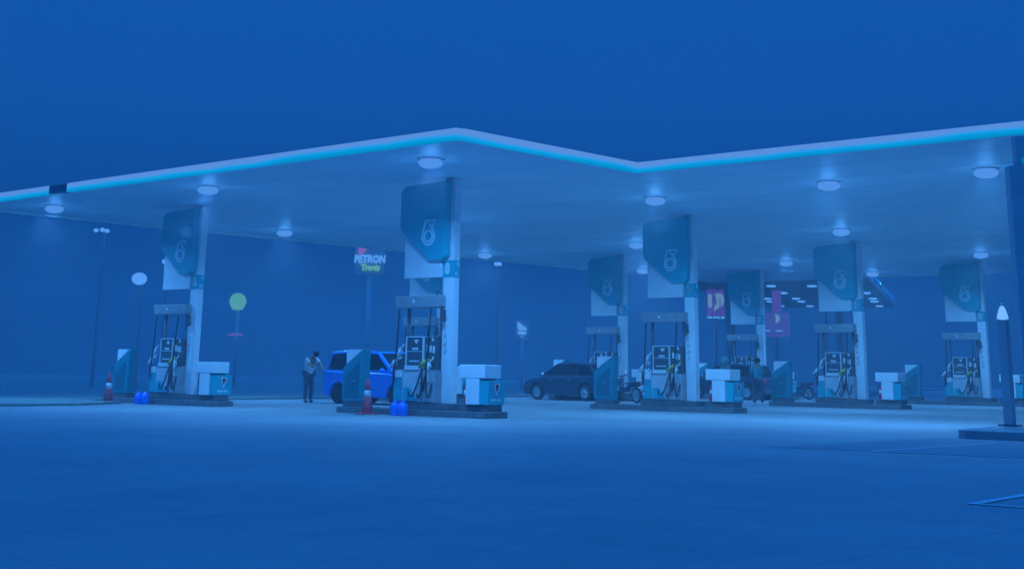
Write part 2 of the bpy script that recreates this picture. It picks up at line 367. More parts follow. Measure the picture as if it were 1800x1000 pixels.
def make_dispenser():
    r = empty('fuel_dispenser', (-.95,0,.30), 'x', 'fuel pump', 'fuel dispensers')
    X = .95
    MB().box(-1.64+X,-.16+X,-.26,.24,0,.80).build('body', MID, r, .015)
    MB().box(-1.63+X,-1.34+X,-.30,-.262,.05,.60).build('teal_cladding', TEAL, r)
    MB().prism([(-1.27+X,.05),(-.80+X,.05),(-.86+X,.18),(-.98+X,.33),(-1.1+X,.38),(-1.27+X,.36)], -.309, -.301).build('teal_wave', TEAL, r)
    for x0, x1, z0 in ((-1.60,-1.36,.615), (-.55,-.40,.52), (-.72,-.66,.5)): MB().box(x0+X,x1+X,-.312,-.262,z0,.79).build('white_cap', WHITE, r)
    MB().prism([(-1.31+X,.04),(-.76+X,.04),(-.66+X,.74),(-1.33+X,.74)], -.30, -.262).build('door', mat('pale_grey_panel', (.56,.57,.59), .45), r)
    HPG = mat('hose_panel_grey', (.44,.45,.47), .5)
    MB().box(-.62+X,-.40+X,-.295,-.262,.04,.50).build('hose_panel', HPG, r); MB().box(-.33+X,-.19+X,-.295,-.262,.04,.77).build('hose_panel', HPG, r)
    # head with display
    MB().box(-1.34+X,-.24+X,-.18,.18,.801,1.62).build('head', DARK, r, .02)
    fr = MB(); fr.box(-1.305+X,-1.285+X,-.235,-.181,.80,1.62); fr.box(-.70+X,-.672+X,-.235,-.181,.80,1.62); fr.box(-1.284+X,-.701+X,-.23,-.181,1.595,1.62); fr.box(-1.284+X,-.701+X,-.28,-.181,.80,.905)
    fr.box(-1.284+X,-.701+X,-.215,-.181,1.245,1.26); fr.box(-.64+X,-.36+X,-.215,-.181,1.60,1.615)
    fr.build('display_frame', OFFW, r)
    MB().box(-1.284+X,-.701+X,-.20,-.181,.906,1.244).build('keypad_panel', DSCR, r)
    s = MB().box(-1.284+X,-.701+X,-.20,-.181,1.261,1.594).build('display', DSCR, r)
    MB().box(-1.10+X,-.88+X,-.206,-.2005,1.29,1.345).build('price_label', WHITE, s)
    MB().prism([(-1.04+X,1.54),(-.86+X,1.54),(-.95+X,1.43)], -.206, -.2005).build('triangle_label', OFFW, s)
    MB().box(-1.20+X,-.82+X,-.206,-.2005,1.0,1.03).build('keypad_strip', OFFW, r)
    for k, x in enumerate((-.60, -.49, -.38)): MB().box(x+X,x+.07+X,-.189,-.181,1.25-.02*k,1.42-.02*k).build('grade_label', OFFW, r)
    MB().box(-.42+X,-.35+X,-.189,-.181,1.50,1.58).build('grade_label', OFFW, r)
    # hose masts and header sign
    for mx_ in (-1.50, -.30): MB().tube([(mx_+X,.05,.8),(mx_+X,.05,2.34)], .05, 8).build('hose_mast', MASTC, r)
    h = MB().prism([(-1.72+X,2.62),(-.22+X,2.62),(-.08+X,2.62),(-.08+X,2.35),(-.14+X,2.33),(-1.62+X,2.33)], -.30, .24).build('header', MID, r, .02)
    MB().ball((-1.0+X,-.30,2.48), .045, 10, sc=(1,.25,1)).build('emblem', MINT, h)
    # nozzles and hoses
    def nozzle(x, z, tilt, m, sc):
        n = MB(); c, s_ = math.cos(tilt)*sc, math.sin(tilt)*sc
        q = lambda a, b: (x+X+a*c-b*s_, -.30, z+a*s_+b*c)
        n.tube([q(-.02,-.18),q(0,-.02),q(.02,.12)], [.035*sc,.05*sc,.04*sc], 8)
        n.tube([q(.02,.12),q(.10,.20),q(.12,.27)], [.03,.02,.016], 8)
        n.tube([q(-.02,-.15),q(.09,-.10),q(.10,.05),q(.03,.08)], .012, 6)
        return n.build('nozzle', m, r)
    nozzle(-1.64, .98, -.70, WHITE, 1.05); nozzle(-1.46, 1.24, -.30, OFFW, .85); nozzle(-.56, .98, -.9, YELL, 1.1); nozzle(-.42, .86, -.2, OFFW, 1.1)
    def hose(x0, z0, x1, z1, sag, y=-.36):
        pts = []
        for k in range(15):
            t = k/14; pts.append((x0+(x1-x0)*t+X, y-.05*math.sin(PI*t), z0+(z1-z0)*t-sag*4*t*(1-t)))
        return MB().tube(pts, .021, 6).build('hose', BLACK, r)
    hose(-.60,.80,-1.05,.30,.35); hose(-.58,.82,-.30,2.3,1.15); hose(-.44,.72,-.72,.22,.30); hose(-.42,.70,-.2,.5,.45); hose(-1.66,.86,-1.5,2.3,1.0,-.30)
    MB().box(-.14+X,-.04+X,-.2,-.1,1.98,2.28).ball((-.09+X,-.21,1.93), .04, 8).build('card_reader', DARK, r)
    return r
def make_counter():
    r = empty('service_counter', (1.15,0,.31), 'x', 'counter', 'white service counters')
    X = -1.15
    MB().box(.92+X,1.368+X,-.335,.235,0,.611).build('pedestal', WHITE, r, .012)
    MB().box(.70+X,1.56+X,-.34,.24,.612,.93).build('counter_top', WHITE, r, .02)
    b = MB()
    # teal bin wrapped round the end, top edge swept up towards the pillar
    b.prism([(1.372+X,.0),(1.62+X,.0),(1.66+X,.56),(1.56+X,.555),(1.46+X,.57),(1.40+X,.60),(1.372+X,.64)], -.30, .30)
    bo = b.build('leaflet_bin', TEAL, r, .01)
    def P(y, z): return (1.62+X+.04*z/.56+.004, y, z)
    t = MB()
    def tri(y0, y1, z0, z1, off, m):
        v = [(P(y0,z1)),(P(y1,z1)),(P((y0+y1)/2,z0))]; v = [(a+off,b_,c) for a,b_,c in v]
        t.add(v, [(0,1,2)], m)
    tri(-.12,.12,.20,.50,0,0); tri(-.075,.075,.27,.47,.002,1)
    t.build('warning_triangle', [WHITE, mat('dark_red_print', (.30,.02,.03), .5)], bo)
    tt = MB(); yy = -.19
    for k, wd in enumerate((.06,.03,.035,.03,.035,-.03,.05,.03,.03,.035)):
        if wd < 0: yy += .03; continue
        z1 = .155 if k in (0, 6) else .14
        tt.add([P(yy,.09),P(yy+wd*.8,.09),P(yy+wd*.8,z1),P(yy,z1)], [(0,1,2,3)]); yy += wd
    tt.build('small_print', MINT, bo)
    return r
def make_cabinet():
    r = empty('squeegee_cabinet', (-3.05,0,.285), 'x', 'cabinet', 'teal cabinets at the island ends')
    X = 3.05; Z = -.285
    MB().prism([(-3.54+X,0),(-2.78+X,0),(-2.72+X,1.31),(-2.78+X,1.31),(-3.42+X,.93),(-3.54+X,.85)], -.34, -.10).build('housing', CABT, r, .015)
    MB().prism([(-3.41+X,.945),(-2.80+X,1.312),(-3.41+X,1.312)], -.335, -.12).build('white_panel', WHITE, r)
    MB().prism([(-3.44+X,.10),(-2.92+X,.10),(-2.90+X,.98),(-3.40+X,.66),(-3.44+X,.60)], -.347, -.341).build('front_panel', DTEAL, r)
    s = MB().box(-3.20+X,-3.02+X,-.362,-.348,.50,.52)
    s.build('handle', STEEL, r)
    return r
def make_extinguisher():
    r = empty('fire_extinguisher', (.82,-.16,.31), 'x', 'fire extinguisher', 'fire extinguishers under the counters')
    MB().lathe([(0,0),(.075,0),(.08,.02),(.08,.40),(.06,.45),(.03,.47),(0,.475)], n=16).build('cylinder', RED, r)
    v = MB().lathe([(.022,.47),(.022,.53),(0,.535)], n=10); v.box(-.02,.10,-.012,.012,.53,.55); v.box(-.02,.09,-.012,.012,.565,.58)
    v.build('valve', DARK, r)
    MB().tube([(.03,0,.51),(-.06,-.02,.50),(-.095,-.04,.40),(-.095,-.04,.18)], .012, 6).build('hose', BLACK, r)
    MB().lathe([(.0815,.20),(.0815,.33)], n=16).build('label_band', WHITE, r)
    return r
protos = dict(island=make_island(), pillar=make_pillar(), sign=make_sign(), disp=make_dispenser(), cnt=make_counter(), cab=make_cabinet(), ext=make_extinguisher())
GRID = [('8',0,0),('6',0,1),('4',0,2),('2',0,3),('16',-1,0),('14',-1,1),('12',-1,2),('10',-1,3)]
lab = dict(island='dark concrete pump island carrying the pillar numbered %s', pillar='white canopy pillar with a teal plate numbered %s',
           sign='teal and white droplet sign panel fixed to the pillar numbered %s', disp='grey fuel pump with header and hoses beside the pillar numbered %s',
           cnt='white counter with teal triangle box right of the pillar numbered %s', cab='teal cabinet with white triangular top left of the pillar numbered %s',
           ext='red fire extinguisher under the counter beside the pillar numbered %s')
for i, (num, gi, gj) in enumerate(GRID):
    x, y = OX+gi*GL, OY+gj*GW
    for k, p in protos.items():
        o = p if i == 0 else copy_tree(p)
        if i == 0: o['_off'] = list(o.location)
        off = o['_off']
        o.location = (x+off[0], y+off[1], off[2]); o['label'] = lab[k] % num
        if k == 'pillar':
            pl = [c for c in o.children if c.name.startswith('number_plate')][0]
            text('numeral', num, .36, WHITE, pl, (-.05 if len(num) == 1 else -.03, -.0705, 3.58), sx=.85 if len(num) == 1 else .62, bold=.02)
for o in list(C.objects):
    if '_off' in o: del o['_off']

# ------------------------------------------------------------------ small things on the forecourt
def cone(x, y, label):
    r = empty('traffic_cone', (x, y, 0), label, 'traffic cone', 'traffic cones')
    MB().prism([(-.21,-.21),(.21,-.21),(.21,.21),(-.21,.21)], 0, .035, 'z').build('base', CONE, r, .02)
    MB().lathe([(.155,.035),(.10,.42),(.095,.44)], n=20).build('lower_shell', CONE, r)
    MB().lathe([(.097,.43),(.075,.60)], n=20).build('reflective_collar', WHITE, r)
    MB().lathe([(.078,.59),(.04,.84),(.03,.86),(0,.86)], n=20).build('tip', CONE, r)
cone(-26.85, 24.62, 'orange traffic cone with white collar in front of the nearest pump island')
cone(-38.35, 24.52, 'orange traffic cone with white collar at the left end of the farthest left island')
def jug(x, y, label, rz=0, s=1):
    r = empty('water_jug', (x, y, 0), label, 'jug', 'blue water jugs', rz)
    MB().lathe([(0,0),(.115,0),(.125,.03),(.12,.11),(.125,.13),(.12,.24),(.09,.29),(.045,.31),(.045,.35),(0,.352)], n=16).build('bottle', BLUEP, r)
    MB().tube([(.05,0,.34),(.10,0,.36),(.13,0,.30),(.125,0,.22)], .014, 6).build('handle', BLUEP, r)
    r.scale = (s, s, s)
jug(-26.05, 24.82, 'left one of two blue water jugs before the nearest fuel pump', .5); jug(-25.74, 24.80, 'right one of two blue water jugs before the nearest fuel pump', 2.1)
jug(-37.15, 24.80, 'left one of two blue water jugs before the pump at pillar 16', .2); jug(-36.86, 24.84, 'right one of two blue water jugs before the pump at pillar 16', 1.4)

# right hand traffic island, lantern post and dark totem
ki = MB().prism([(-11.86,25.85),(-11.66,25.7),(3,25.7),(3,29.5),(-12.2,29.5),(-12.5,29.2)], -.004, .155, 'z').build('kerb_island', mat('pale_kerb_top', (.30,.30,.31), .85, noise=.2, nscale=4, bump=.2), None, .015)
tag(ki, 'raised kerb island at the right edge of the forecourt', 'kerb island')
lp = empty('lantern_post', (-12.14, 28.92, .155), 'dark square post with a small lit lantern on top at the right', 'lamp post')
MB().box(-.095,.095,-.095,.095,0,2.12).build('post', PALE, lp, .01)
MB().box(-.18,.18,-.18,.18,0.0,.03).build('base_plate', DARK, lp)
MB().lathe([(.03,2.12),(.115,2.14),(.105,2.22),(.06,2.36),(.03,2.40),(0,2.41)], n=12).build('lantern', glow('lantern_glass', (.15,.40,.9), 1.3), lp)
MB().lathe([(.035,2.42),(.03,2.46),(0,2.48)], n=8).build('finial', OFFW, lp)
tt = empty('totem_sign', (-10.65, 26.06, .155), 'tall dark totem sign cut off by the right edge of the picture', 'totem sign', None, math.radians(42))
MB().box(0.0,2.4,-.14,.14,1.3,4.875).build('cabinet', PALE, tt, .02)
MB().box(.16,2.4,-.12,.12,4.877,5.455).build('top_cabinet', PALE, tt, .02)
MB().box(.9,1.1,-.1,.1,0,1.7).build('leg', DARK, tt); MB().box(1.9,2.1,-.1,.1,0,1.7).build('leg', DARK, tt)
MB().ball((.34,-.125,4.96), .10, 10, sc=(1,.3,1)).build('indicator_lamp', glow('teal_glow', (.0,.16,.30), 1.0), tt)

# ------------------------------------------------------------------ vehicles
def wheel(parent, x, y, side, r=.30, wd=.19, spokes=5):
    wl = bpy.data.objects.new('wheel', None); C.objects.link(wl); wl.parent = parent; wl.location = (x, y, r); wl.empty_display_size = .1
    s = side
    MB().lathe([(r*.62,-wd/2),(r*.93,-wd/2),(r,-wd/2+.03),(r,wd/2-.03),(r*.93,wd/2),(r*.62,wd/2),(r*.62,-wd/2)], axis='y', n=28).build('tyre', BLACK, wl)
    m = MB(); yo = s*(wd/2-.015)
    m.lathe([(r*.60,yo-s*.03),(r*.66,yo),(r*.60,yo+s*.006),(r*.56,yo-s*.01)], axis='y', n=28)
    for k in range(spokes):
        a = 2*PI*k/spokes+.3; ca, sa = math.cos(a), math.sin(a); px, pz = -sa, ca
        q = []
        for rr, hw in ((.05, .03), (r*.60, .024)):
            q += [(ca*rr+px*hw, sa*rr+pz*hw), (ca*rr-px*hw, sa*rr-pz*hw)]
        m.prism([q[0], q[2], q[3], q[1]], yo-s*.035, yo-s*.002, 'y')
    m.lathe([(.06,yo-s*.03),(.06,yo+s*.008),(0,yo+s*.01)], axis='y', n=12)
    m.build('rim', CHROME, wl)
    MB().lathe([(r*.61,-s*.02),(0,-s*.02)], axis='y', n=20).build('brake_disc', DARK, wl)
def car(name, loc, rz, label, cat, paint, L, H, prof, belt, roof, wb, wr=.30, hw=.83, group=None):
    # local: +x forward, origin on the ground under the middle; prof = upper outline of lower body rear->front
    r = empty(name, loc, label, cat, group, rz)
    xr, xf = -wb/2, wb/2
    low = [(L/2-.05,.28),(L/2-.10,.20)]
    poly = list(prof)
    poly += [(L/2-.04,.30),(L/2-.12,.20)]
    def arch(cx):
        R = wr+.07; return [(cx+R*math.cos(t), max(wr+R*math.sin(t)*1.0, .20)) for t in [(-.25)+(PI+.5)*k/12 for k in range(13)]]
    poly += arch(xf)+arch(xr)+[(-L/2+.10,.22),(-L/2+.02,.32)]
    body = MB().prism(poly, -hw, hw).build('body', paint, r, .06, 3)
    # cabin: belt outline to narrower roof
    (b0, b1, bz), (t0, t1, tz), hr = belt, roof, hw-.20
    hb_ = hw-.05
    c = MB()
    mid = [(t0+(t1-t0)*k/6) for k in range(7)]
    vs = []
    bot = [(b0+(b1-b0)*k/6, bz-.04) for k in range(7)]
    top = [(mid[k], tz-.05*(abs(k-3)/3)**2) for k in range(7)]
    for sgn in (-1, 1):
        for k in range(7): vs.append((bot[k][0], sgn*hb_, bot[k][1]))
        for k in range(7): vs.append((top[k][0], sgn*hr, top[k][1]))
    fs = []
    for o in (0, 14):
        for k in range(6): fs.append((o+k, o+k+1, o+8+k, o+7+k))
    for k in range(6): fs.append((7+k, 8+k, 22+k, 21+k)); fs.append((k, k+1, 15+k, 14+k))
    fs += [(0,7,21,14),(6,13,27,20)]
    c.add(vs, fs); c.build('cabin', paint, r, .05, 3)
    # glass, set a few mm proud of the cabin
    def lerp(a, b, t): return a+(b-a)*t
    def side(u, v, sgn):
        x = lerp(lerp(b0, b1, u), lerp(t0, t1, u), v); z = lerp(bz-.04, tz, v)-.05*v*(abs(u*6-3)/3)**2; y = sgn*(lerp(hb_, hr, v)+.012)
        return (x, y, z)
    for sgn in (-1, 1):
        for u0, u1 in ((.05,.32),(.35,.63),(.66,.945)):
            g = MB(); g.add([side(u0,.14,sgn),side(u1,.14,sgn),side(lerp(u0,.5,.03) if u0 > .1 else u0+.03,.86,sgn) if False else side(u0,.86,sgn),side(u1,.86,sgn)], [(0,1,3,2)])
            g.build('side_window', SCREEN, r)
    def endg(fr):
        bx, tx = (b1, t1) if fr else (b0, t0); o = .012 if fr else -.012
        def q(v, s_): return (lerp(bx, tx, v)+o, s_*(lerp(hb_, hr, v)-.09), lerp(bz-.04, tz-.05, v)+.006)
        MB().add([q(.1,-1),q(.1,1),q(.93,1),q(.93,-1)], [(0,1,2,3)]).build('windscreen' if fr else 'rear_window', SCREEN, r)
    endg(True); endg(False)
    for y, s_ in ((-hw+.09, -1), (hw-.09, 1)):
        wheel(r, xf, y, s_, wr); wheel(r, xr, y, s_, wr)
    fz = [p[1] for p in prof][-2]
    for s_ in (-1, 1):
        MB().ball((L/2-.14, s_*(hw-.20), fz-.10), .13, 10, sc=(.9,1.1,.6)).build('headlight', mat('headlight_glass', (.6,.62,.65), .1), r)
        MB().box(-L/2-.0,-L/2+.05, s_*(hw-.18)-.12, s_*(hw-.18)+.10, bz-.28, bz-.05).build('tail_light', RED, r, .02)
        mm = MB().ball((b1-.42, s_*(hw+.09), bz+.05), .10, 10, sc=(.7,1,.75)); mm.box(b1-.44,b1-.38,min(s_*(hw-.03),s_*(hw+.08)),max(s_*(hw-.03),s_*(hw+.08)),bz+.0,bz+.03)
        mm.build('door_mirror', CHROME if 'black' in label else paint, r)
        h = MB().box(-.55,-.36,min(s_*hw,s_*(hw+.02)),max(s_*hw,s_*(hw+.02)),bz-.16,bz-.13); h.box(.38,.57,min(s_*hw,s_*(hw+.02)),max(s_*hw,s_*(hw+.02)),bz-.16,bz-.13)
        h.build('door_handle', CHROME if 'black' in label else paint, r)
    bp = MB().box(L/2-.05,L/2+.03,-hw+.12,hw-.12,.26,.42); bp.build('front_bumper', DARK, r, .03)
    MB().box(-L/2-.03,-L/2+.05,-hw+.12,hw-.12,.26,.44).build('rear_bumper', DARK, r, .03)
    return r
BLUECAR = mat('blue_car_paint', (.003,.27,.97), .3, noise=.04, coat=1)
BLACKCAR = mat('black_car_paint', (.035,.06,.095), .16, noise=.04, coat=1)
car('minivan', (-34.35, 32.2, 0), 0, 'bright blue minivan refuelling behind the nearest pump island', 'car', BLUECAR, 4.25, 1.68,
    [(-2.10,.5),(-2.11,.98),(-2.0,1.04),(0,1.0),(1.05,.98),(1.75,.86),(2.08,.72),(2.12,.5)], (-2.05,1.28,1.02), (-1.92,.34,1.70), 2.72, .30, .82)
car('parked_car', (-37.0, 45.15, 0), PI, 'black car with shiny alloy wheels left of the pillar numbered 12', 'car', BLACKCAR, 4.05, 1.50,
    [(-1.98,.5),(-2.0,.92),(-1.85,.97),(0,.93),(.9,.92),(1.6,.82),(1.95,.68),(2.0,.5)], (-1.85,1.25,.95), (-1.35,.30,1.49), 2.50, .31, .82, 'black cars at the pumps')
car('parked_car', (-36.05, 55.3, 0), PI, 'black car parked behind the counter of the pillar numbered 6', 'car', BLACKCAR, 4.4, 1.55,
    [(-2.15,.5),(-2.17,.96),(-2.0,1.0),(0,.96),(.95,.95),(1.75,.85),(2.12,.70),(2.18,.5)], (-2.0,1.35,.98), (-1.45,.35,1.56), 2.65, .34, .84, 'black cars at the pumps')

def bike(x, y, rz, label):
    r = empty('motorbike', (x, y, 0), label, 'motorbike', 'motorbikes at the pumps', rz)
    for wx in (-.62, .62):
        wl = bpy.data.objects.new('wheel', None); C.objects.link(wl); wl.parent = r; wl.location = (wx, 0, .29)
        MB().lathe([(.22,-.045),(.27,-.045),(.29,-.01),(.29,.01),(.27,.045),(.22,.045),(.22,-.045)], axis='y', n=24).build('tyre', BLACK, wl)
        m = MB().lathe([(.20,-.02),(.225,-.02),(.225,.02),(.20,.02),(.20,-.02)], axis='y', n=24)
        for k in range(6): m.tube([(.03*math.cos(k*PI/3),0,.03*math.sin(k*PI/3)),(.21*math.cos(k*PI/3),0,.21*math.sin(k*PI/3))], .01, 5)
        m.lathe([(.045,-.06),(.045,.06)], axis='y', n=10); m.build('rim', CHROME, wl)
    MB().prism([(-.75,.62),(-.35,.52),(-.15,.40),(.15,.36),(.32,.50),(.40,.86),(.34,.90),(.20,.60),(-.05,.56),(-.30,.72),(-.72,.78)], -.11, .11).build('body', BLACKCAR, r, .03)
    MB().prism([(-.78,.79),(-.10,.74),(.02,.68),(-.10,.70),(-.4,.73),(-.76,.76)], -.13, .13).build('seat', DARK, r, .02)
    MB().tube([(.62,.07,.29),(.50,.07,.62),(.40,.05,.95)], .025, 8).tube([(.62,-.07,.29),(.50,-.07,.62),(.40,-.05,.95)], .025, 8).build('fork', CHROME, r)
    MB().tube([(.30,-.34,1.02),(.38,-.12,.98),(.38,.12,.98),(.30,.34,1.02)], .018, 8).build('handlebar', DARK, r)
    for s in (-1, 1):
        MB().tube([(.34,s*.24,1.0),(.36,s*.30,1.18)], .008, 6).ball((.36,s*.31,1.21), .06, 8, sc=(.35,1,.7)).build('mirror', CHROME, r)
    MB().ball((.50,0,.90), .10, 12, sc=(.7,1,1)).build('headlight', mat('headlight_glass', (.6,.62,.65), .1), r)
    MB().prism([(.28,.50),(.46,.62),(.52,.84),(.44,.86)], -.17, .17).build('leg_shield', OFFW, r, .02)
    MB().tube([(0,-.14,.25),(-.4,-.17,.26),(-.85,-.17,.34)], [.025,.045,.05], 8).build('exhaust', CHROME, r)
    MB().prism([(.35,.46),(.62,.62),(.92,.52),(.90,.50),(.62,.58),(.40,.44)], -.06, .06).build('front_fender', WHITE, r)
    MB().box(-.95,-.80,-.06,.06,.66,.74).build('tail_light', RED, r)
bike(-33.0, 43.4, PI*.93, 'black motorbike between the teal cabinet of pillar 12 and pump 6')
bike(-31.55, 43.7, PI*1.02, 'black motorbike with white fairing just left of the pump at pillar 6')
bike(-35.3, 59.9, PI*.95, 'black motorbike right of the teal cabinet of pillar 10')

# ------------------------------------------------------------------ people
SKIN = mat('skin', (.33,.19,.13), .6); HAIR = mat('dark_hair', (.012,.010,.009), .6)
def skinned(name, pts, edges, m, parent, root=0, sub=2):
    me = bpy.data.meshes.new(name); me.from_pydata([p[0] for p in pts], edges, []); me.materials.append(m)
    o = bpy.data.objects.new(name, me); C.objects.link(o); o.parent = parent
    md = o.modifiers.new('skin', 'SKIN'); md.use_smooth_shade = True
    if not me.skin_vertices: bpy.context.view_layer.update()
    lay = me.skin_vertices[0].data
    for k, p in enumerate(pts):
        rr = p[1]; lay[k].radius = rr if isinstance(rr, tuple) else (rr, rr); lay[k].use_root = (k == root)
    s = o.modifiers.new('sub', 'SUBSURF'); s.levels = sub; s.render_levels = sub
    return o
def person(loc, rz, label, J, shirt, trousers, shoes, hat=None, hatm=None):
    # J joints in local metres: +x is where the person faces
    r = empty('person', loc, label, 'person', None, rz)
    V = {k: Vector(v) for k, v in J.items()}
    pts = []; ed = []; ix = {}
    def p(k, rad, par=None):
        ix[k] = len(pts); pts.append((tuple(V[k]), rad))
        if par: ed.append((ix[par], ix[k]))
    p('pelvis', (.13,.15)); p('waist', (.11,.14), 'pelvis'); p('chest', (.12,.16), 'waist'); p('neck0', .07, 'chest')
    V['head0'] = V['neck0'].lerp(V['head'], .45); p('head0', .055, 'neck0')
    up = (V['head']-V['neck0']).normalized(); fwd = Vector(J['face']).normalized()
    V['h1'] = V['head']-up*.02+fwd*.01; V['h2'] = V['head']+up*.08
    p('h1', (.078,.09), 'head0'); p('h2', (.075,.085), 'h1')
    V['nose'] = V['h1']+fwd*.115-up*.0; p('nose', .014, 'h1')
    for s in ('l', 'r'):
        p('sh'+s, .06, 'chest'); p('el'+s, .042, 'sh'+s); p('wr'+s, .028, 'el'+s)
        d = (V['wr'+s]-V['el'+s]).normalized(); side = d.cross(Vector((0,0,1)) if abs(d.z) < .8 else Vector((1,0,0))).normalized()
        V['pa'+s] = V['wr'+s]+d*.07; p('pa'+s, (.036,.018), 'wr'+s)
        nrm = d.cross(side)
        for q, (o_, ln) in enumerate(((-.03,.07),(-.01,.085),(.01,.08),(.03,.06))):
            a = 'f%d%s' % (q, s); V[a] = V['pa'+s]+d*.035+side*o_; p(a, .010, 'pa'+s)
            b = 'g%d%s' % (q, s); V[b] = V[a]+d*ln*.8+nrm*.03; p(b, .008, a)
        V['t'+s] = V['wr'+s]+d*.05-side*.055+nrm*.02; p('t'+s, .010, 'wr'+s)
        p('hp'+s, .085, 'pelvis'); p('kn'+s, .058, 'hp'+s); p('an'+s, .038, 'kn'+s); 
        V['to'+s] = V['an'+s]+Vector((.15,0,-.05)); p('to'+s, .032, 'an'+s)
    body = skinned('body', pts, ed, SKIN, r)
    # clothing follows the same joints, a little wider
    def sub(keys, rad, edges, name, m):
        return skinned(name, [(tuple(V[k]), rad[i]) for i, k in enumerate(keys)], edges, m, r)
    V['slL'] = V['shl'].lerp(V['ell'], .75); V['slR'] = V['shr'].lerp(V['elr'], .75)
    sub(['pelvis','waist','chest','shl','slL','shr','slR'], [(.155,.175),(.14,.17),(.15,.185),.085,.07,.085,.07], [(0,1),(1,2),(2,3),(3,4),(2,5),(5,6)], 'shirt', shirt)
    sub(['pelvis','hpl','knl','anl','hpr','knr','anr'], [(.145,.165),.105,.08,.065,.105,.08,.065], [(0,1),(1,2),(2,3),(0,4),(4,5),(5,6)], 'trousers', trousers)
    for s in ('l', 'r'):
        a = V['an'+s]; mm = MB().ball((a.x+.06, a.y, max(a.z-.05, .045)), .05, 10, sc=(2.6,1.0,.9)); mm.build('shoe', shoes, r)
    hm = MB(); c = V['head']+up*.055-fwd*.012
    hm.ball(tuple(c), .105 if hat is None else (.125 if hat == 'helmet' else .165), 14, sc=(1,.96,.92))
    if hat == 'cap': hm.ball(tuple(c+fwd*.11-Vector((0,0,.01))), .08, 10, sc=(1,1,.18))
    hm.build('hair' if hat is None else ('hat' if hat == 'cap' else 'helmet'), HAIR if hat is None else hatm, r)
    ey = MB()
    sd = up.cross(fwd)
    for s in (-1, 1): ey.ball(tuple(V['h1']+fwd*.083+sd*s*.032+up*.015), .011, 8)
    ey.build('eyes', DARK, r)
    return r
PAT = mat('patterned_shirt', (.62,.64,.66), .9, noise=.55, nscale=16)
NAVY = mat('dark_trousers', (.09,.10,.13), .9)
person((-36.95, 31.2, 0), -.15, 'person in a pale patterned shirt bending over at the rear of the blue minivan',
       dict(pelvis=(0,0,.92), waist=(.03,0,1.06), chest=(.14,0,1.32), neck0=(.25,0,1.46), head=(.38,0,1.55), face=(.8,0,-.6),
            shl=(.16,.19,1.38), ell=(.38,.20,1.22), wrl=(.62,.12,1.14), shr=(.16,-.19,1.38), elr=(.40,-.22,1.20), wrr=(.66,-.16,1.13),
            hpl=(0,.10,.88), knl=(.03,.11,.48), anl=(-.04,.12,.09), hpr=(0,-.10,.88), knr=(.05,-.11,.48), anr=(.02,-.12,.09)), PAT, NAVY, DARK)
person((-28.85, 46.05, 0), 2.2, 'person in a teal shirt, helmet and white shoes left of the cabinet of pillar 10',
       dict(pelvis=(0,0,.90), waist=(0,0,1.05), chest=(.01,0,1.28), neck0=(.02,0,1.44), head=(.04,0,1.56), face=(1,0,-.1),
            shl=(0,.20,1.37), ell=(.05,.26,1.10), wrl=(.22,.20,.95), shr=(0,-.20,1.37), elr=(.06,-.27,1.10), wrr=(.24,-.20,.98),
            hpl=(0,.10,.86), knl=(.04,.12,.48), anl=(0,.14,.09), hpr=(0,-.10,.86), knr=(-.02,-.12,.47), anr=(-.10,-.14,.09)),
       mat('teal_shirt', (.03,.32,.36), .85, noise=.2, nscale=9), NAVY, WHITE, 'helmet', mat('dark_helmet', (.02,.02,.025), .3))
person((-31.85, 48.5, 0), 3.0, 'person in a large pale green hat seen over the counter of the pillar numbered 6',
       dict(pelvis=(0,0,.90), waist=(0,0,1.05), chest=(.02,0,1.28), neck0=(.03,0,1.45), head=(.06,0,1.58), face=(1,0,-.2),
            shl=(0,.20,1.38), ell=(.10,.25,1.12), wrl=(.32,.16,1.10), shr=(0,-.20,1.38), elr=(.08,-.26,1.12), wrr=(.28,-.18,1.08),
            hpl=(0,.10,.86), knl=(.03,.11,.48), anl=(0,.12,.09), hpr=(0,-.10,.86), knr=(.03,-.11,.48), anr=(.02,-.12,.09)),
       mat('green_shirt', (.16,.36,.34), .85, noise=.2, nscale=9), NAVY, DARK, 'cap', mat('green_cap', (.22,.48,.42), .8))

# ------------------------------------------------------------------ far lights and signs
CAMF = Vector((-math.sin(YAW), math.cos(YAW), 0)); CAMR = Vector((math.cos(YAW), math.sin(YAW), 0))
FW = (.10,.37,.96)
def face_rz(x, y): return YAW
POLE = mat('galvanised_pole', (.58,.59,.61), .55)
def streetlamp(x, y, z, rr, label, heads=((0,0),), s=6):
    r = empty('street_lamp', (x, y, 0), label, 'street lamp', 'street lamps in the distance', YAW)
    MB().tube([(0,.6,0),(0,.6,z-.3),(0,.45,z+.05),(0,.1,z+.12)], [.09,.07,.05,.04], 8).build('pole', POLE, r)
    for dx, dz in heads:
        g = MB().ball((dx,0,z+dz), rr, 14, sc=(1,1,.8)).build('lamp_globe', glow('street_globe', FW, 1.0), r)
streetlamp(-53.49, 35.28, 4.8, .34, 'bright round street lamp left of the sign of pillar 16')
streetlamp(-61.94, 38.43, 7.62, .13, 'small twin floodlight high up at the far left', ((-.25,0),(.06,.03),(.3,-.02)))
streetlamp(-56.09, 38.31, 5.84, .15, 'small street lamp half hidden by the white edge of sign 16')
streetlamp(-50.58, 55.38, 6.61, .13, 'small street lamp right of pillar 8 just below the canopy edge', ((-.09,0),(.09,0)))
